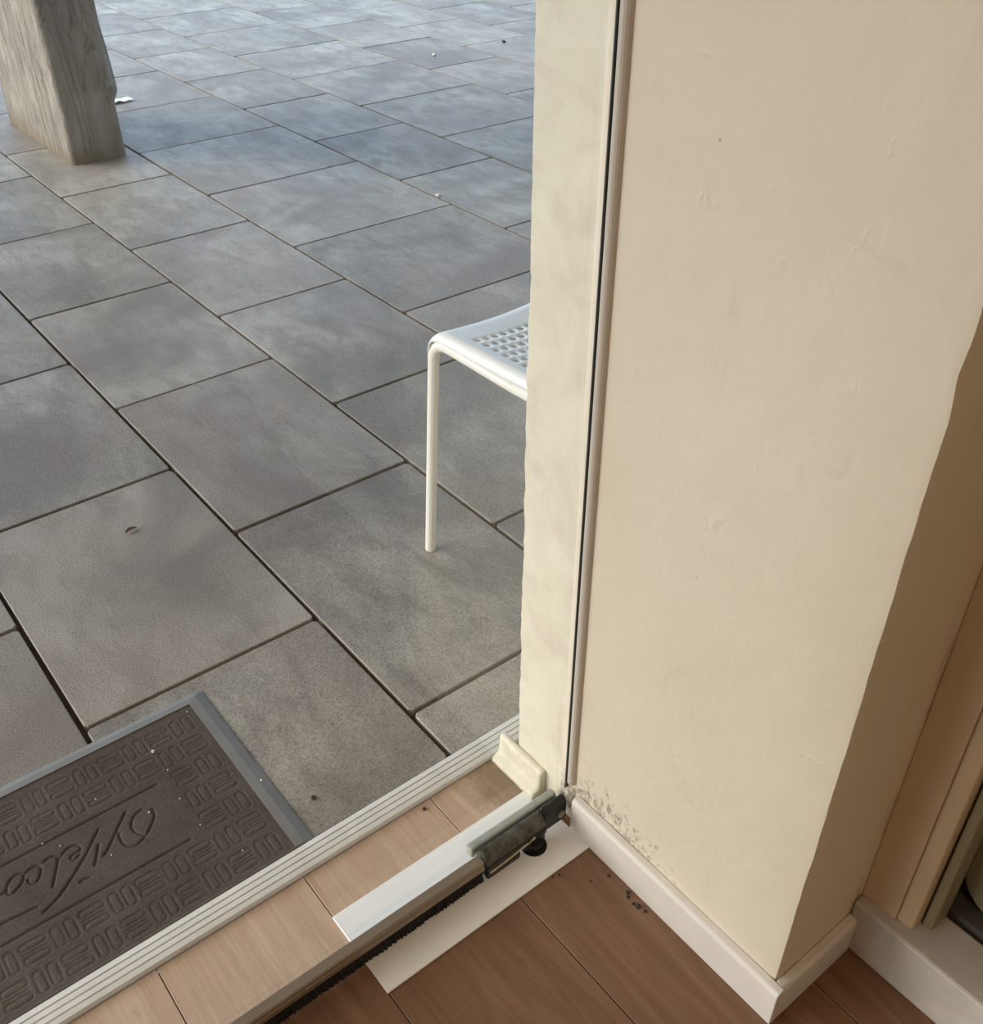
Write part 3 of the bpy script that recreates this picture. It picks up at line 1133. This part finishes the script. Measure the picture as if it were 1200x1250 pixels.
mb = MB()
PS, PT = 0.0230, 0.0196
s0, t0 = -0.080, -0.0275
ns = int(round((SD - 0.028 - s0) / PS))
nt = int(round((FLAT + 0.055) / PT))
PT = (FLAT + 0.055) / nt
hole_pts = []
for i in range(ns):
    for j in range(nt):
        a, b = s0 + i * PS, t0 + j * PT
        sc_, tc_ = a + PS / 2, b + PT / 2
        hole = 0.035 < sc_ < 0.285 and 0.020 < tc_ < FLAT - 0.020
        if not hole:
            K = 3
            vs = [seat_pt(a + PS * u / K, b + PT * v_ / K) for u in range(K + 1) for v_ in range(K + 1)]
            mb.add(vs, [(u * (K + 1) + v_, (u + 1) * (K + 1) + v_, (u + 1) * (K + 1) + v_ + 1, u * (K + 1) + v_ + 1) for u in range(K) for v_ in range(K)])
        else:
            outer = [(0, 0), (1 / 3, 0), (2 / 3, 0), (1, 0), (1, 1 / 3), (1, 2 / 3), (1, 1), (2 / 3, 1), (1 / 3, 1), (0, 1), (0, 2 / 3), (0, 1 / 3)]
            R_ = 0.0066
            vs = [seat_pt(a + PS * u, b + PT * v_) for u, v_ in outer]
            for u, v_ in outer:
                an = math.atan2(v_ - 0.5, u - 0.5)
                vs.append(seat_pt(sc_ + R_ * math.cos(an), tc_ + R_ * math.sin(an)))
            mb.add(vs, [(k, (k + 1) % 12, 12 + (k + 1) % 12, 12 + k) for k in range(12)])
seat = mb.build('seat', MAT['chair'], ch, smooth=True, weld=True)
sol = seat.modifiers.new('thickness', 'SOLIDIFY')
sol.thickness = 0.0016
sol.offset = -1


def bend(p0, p1, p2, r_, n_=7):
    """points rounding the corner p1"""
    p0, p1, p2 = Vector(p0), Vector(p1), Vector(p2)
    a, b = (p0 - p1).normalized(), (p2 - p1).normalized()
    out = []
    for i in range(n_ + 1):
        t = i / n_
        out.append(p1 + a * r_ * (1 - t) ** 2 + b * r_ * t ** 2)
    return out


for sgn in (0, 1):
    def yy(v_):
        return v_ if sgn == 0 else SW - v_
    f0 = (0.0, yy(0.0), 0.0)
    f1 = (-0.001, yy(0.028), 0.432)
    f2 = (0.20, yy(0.027), 0.424)
    pts = [Vector(f0), Vector(f0).lerp(Vector(f1), 0.5)] + bend(f0, f1, f2, 0.040) + [Vector(f2)]
    mb = MB()
    mb.tube(pts, 0.0098, 14)
    mb.build('leg', MAT['chair_tube'], ch, smooth=False)
    for p in ch.children[-1].data.polygons:
        p.use_smooth = len(p.vertices) == 4
    # rear leg, running up into the back upright
    r0 = (0.385, yy(0.005), 0.0)
    r1 = (0.345, yy(0.027), 0.424)
    mb = MB()
    mb.tube([r0, r1, (0.352, yy(0.032), 0.50), (0.395, yy(0.034), 0.76)], 0.0098, 14)
    mb.build('leg', MAT['chair_tube'], ch)
    for p in ch.children[-1].data.polygons:
        p.use_smooth = len(p.vertices) == 4
    mb = MB()
    mb.tube([f2, (0.345, yy(0.027), 0.424)], 0.0098, 14)
    mb.build('side_rail', MAT['chair_tube'], ch)
mb = MB()
mb.tube([(0.345, 0.030, 0.424), (0.345, SW - 0.030, 0.424)], 0.008, 10)
mb.build('cross_rail', MAT['chair_tube'], ch)
mb = MB()
NBX, NBZ = 12, 8
vs, fs = [], []
for i in range(NBX + 1):
    for k in range(NBZ + 1):
        yb = 0.034 + (SW - 0.068) * i / NBX
        zb = 0.60 + 0.17 * k / NBZ
        xb = 0.352 + (zb - 0.50) / 0.26 * 0.043 + 0.018 * math.sin(math.pi * i / NBX)
        vs.append((xb, yb, zb))
for i in range(NBX):
    for k in range(NBZ):
        fs.append((i * (NBZ + 1) + k, (i + 1) * (NBZ + 1) + k, (i + 1) * (NBZ + 1) + k + 1, i * (NBZ + 1) + k + 1))
mb.add(vs, fs)
bk = mb.build('backrest', MAT['chair'], ch, smooth=True)
sol = bk.modifiers.new('thickness', 'SOLIDIFY')
sol.thickness = 0.003

# ---------------------------------------------------------------- litter
def blob(name, loc_, size, mat, seed, label, cat, group=None, flat=0.6):
    m_ = MB()
    nu, nv = 8, 5
    vs, fs = [], []
    for j in range(nv + 1):
        th = math.pi * j / nv
        for i in range(nu):
            ph = 2 * math.pi * i / nu
            d = Vector((math.sin(th) * math.cos(ph), math.sin(th) * math.sin(ph), math.cos(th)))
            q = 1 + 0.35 * mnoise.noise(d * 1.7 + Vector((seed * 3.1, seed, 0)))
            vs.append((d.x * q * size, d.y * q * size * 0.8, max(0.0, (d.z * q * flat + flat * 0.7)) * size))
    for j in range(nv):
        for i in range(nu):
            fs.append((j * nu + i, j * nu + (i + 1) % nu, (j + 1) * nu + (i + 1) % nu, (j + 1) * nu + i))
    m_.add(vs, fs)
    o = m_.build(name, mat, smooth=True, weld=True)
    o.location = loc_
    tag(o, label, cat, group)
    return o


blob('pebble', (-2.858, 2.032, 0), 0.011, MAT['pebble'], 1, 'pale pebble lying beside a paving joint beyond the chair', 'pebble')
blob('pebble', (-4.594, 3.268, 0), 0.012, MAT['pebble'], 2, 'small white pebble in the middle of a far patio slab', 'pebble')
blob('pebble', (-4.61, 3.744, 0), 0.013, MAT['dirt'], 3, 'small dark pebble on a far patio slab near the jamb edge', 'pebble')
blob('dirt_crumb', (-0.901, 0.385, 0), 0.0045, MAT['dirt'], 4, 'dark crumb on the slab between mat border and threshold', 'crumb')
blob('dirt_crumb', (-0.785, 0.500, 0), 0.0035, MAT['dirt'], 5, 'dark crumb on the wood between threshold strip and cover plate', 'crumb')
for i, (x, y, s_) in enumerate([(-0.584, 0.581, 0.0030), (-0.587, 0.572, 0.0026), (-0.550, 0.608, 0.0026), (-0.542, 0.632, 0.0036), (-0.507, 0.635, 0.0046), (-0.502, 0.630, 0.0038), (-0.491, 0.629, 0.0034), (-0.484, 0.631, 0.0060), (-0.474, 0.633, 0.0040)]):
    blob('dirt_crumb', (x, y, 0), s_ * 0.7, MAT['dirt'], 20 + i, 'dark crumb of dirt on the plank by the white skirting', 'crumb', 'dirt crumbs by the skirting')
for i, (x, y, s_) in enumerate([(-1.020, 0.187, .0018), (-1.043, 0.068, .0014), (-1.090, 0.136, .0014), (-1.062, 0.050, .0014), (-1.165, 0.312, .0014), (-1.015, 0.232, .0016), (-0.985, 0.118, .0014), (-0.880, 0.262, .0014), (-1.075, 0.240, .0013), (-0.955, 0.235, .0013)]):
    blob('mat_crumb', (x, y, 0.0070), s_, MAT['pebble'], 40 + i, 'tiny pale crumb on the brown mat', 'crumb', 'pale crumbs on the mat')
blob('mat_crumb', (-1.121, 0.237, 0.0070), 0.0034, MAT['pebble'], 63, 'largest pale crumb on the brown mat, near its corner', 'crumb')
blob('mat_crumb', (-0.972, 0.340, 0.0062), 0.0022, MAT['pebble'], 61, 'pale crumb on the grey rubber border of the mat', 'crumb')
blob('pebble', (-1.186, 0.070, 0.0042), 0.0030, MAT['paper'], 62, 'white grit grain at the far edge of the mat', 'grit')

# scrap of torn paper by the pillar
mb = MB()
vs, fs = [], []
for i in range(9):
    for j in range(4):
        x = -0.03 + 0.06 * j / 3 + 0.012 * mnoise.noise(Vector((i * .9, j, 2)))
        y = -0.085 + 0.17 * i / 8 + 0.008 * mnoise.noise(Vector((i, j * 1.3, 5)))
        z = 0.004 + 0.016 * abs(mnoise.noise(Vector((i * .7, j * .8, 8))))
        vs.append((x, y, z))
for i in range(8):
    for j in range(3):
        fs.append((i * 4 + j, i * 4 + j + 1, i * 4 + 5 + j, i * 4 + 4 + j))
mb.add(vs, fs)
pa = mb.build('paper_scrap', MAT['paper'])
pa.location = (-4.74, 1.615, 0)
sol = pa.modifiers.new('thickness', 'SOLIDIFY')
sol.thickness = 0.002
sol.offset = 1
tag(pa, 'torn white paper scrap on the slabs beside the pillar', 'paper')

# curled dry leaf on the slab
mb = MB()
vs, fs = [], []
for i in range(7):
    t = i / 6
    wd = 0.009 * math.sin(math.pi * (0.08 + 0.9 * t))
    for j in (-1, 0, 1):
        vs.append((-0.020 + 0.040 * t, j * wd, 0.001 + 0.005 * abs(j) + 0.003 * math.sin(3 * t)))
for i in range(6):
    for j in range(2):
        fs.append((i * 3 + j, i * 3 + j + 1, i * 3 + 4 + j, i * 3 + 3 + j))
mb.add(vs, fs)
lf = mb.build('dry_leaf', MAT['leaf'])
lf.location = (-1.681, 0.433, 0)
lf.scale = (0.6, 0.6, 0.6)
lf.rotation_euler = (0, 0, math.radians(100))
sol = lf.modifiers.new('thickness', 'SOLIDIFY')
sol.thickness = 0.0008
tag(lf, 'small curled brown dry leaf on a patio slab', 'leaf')
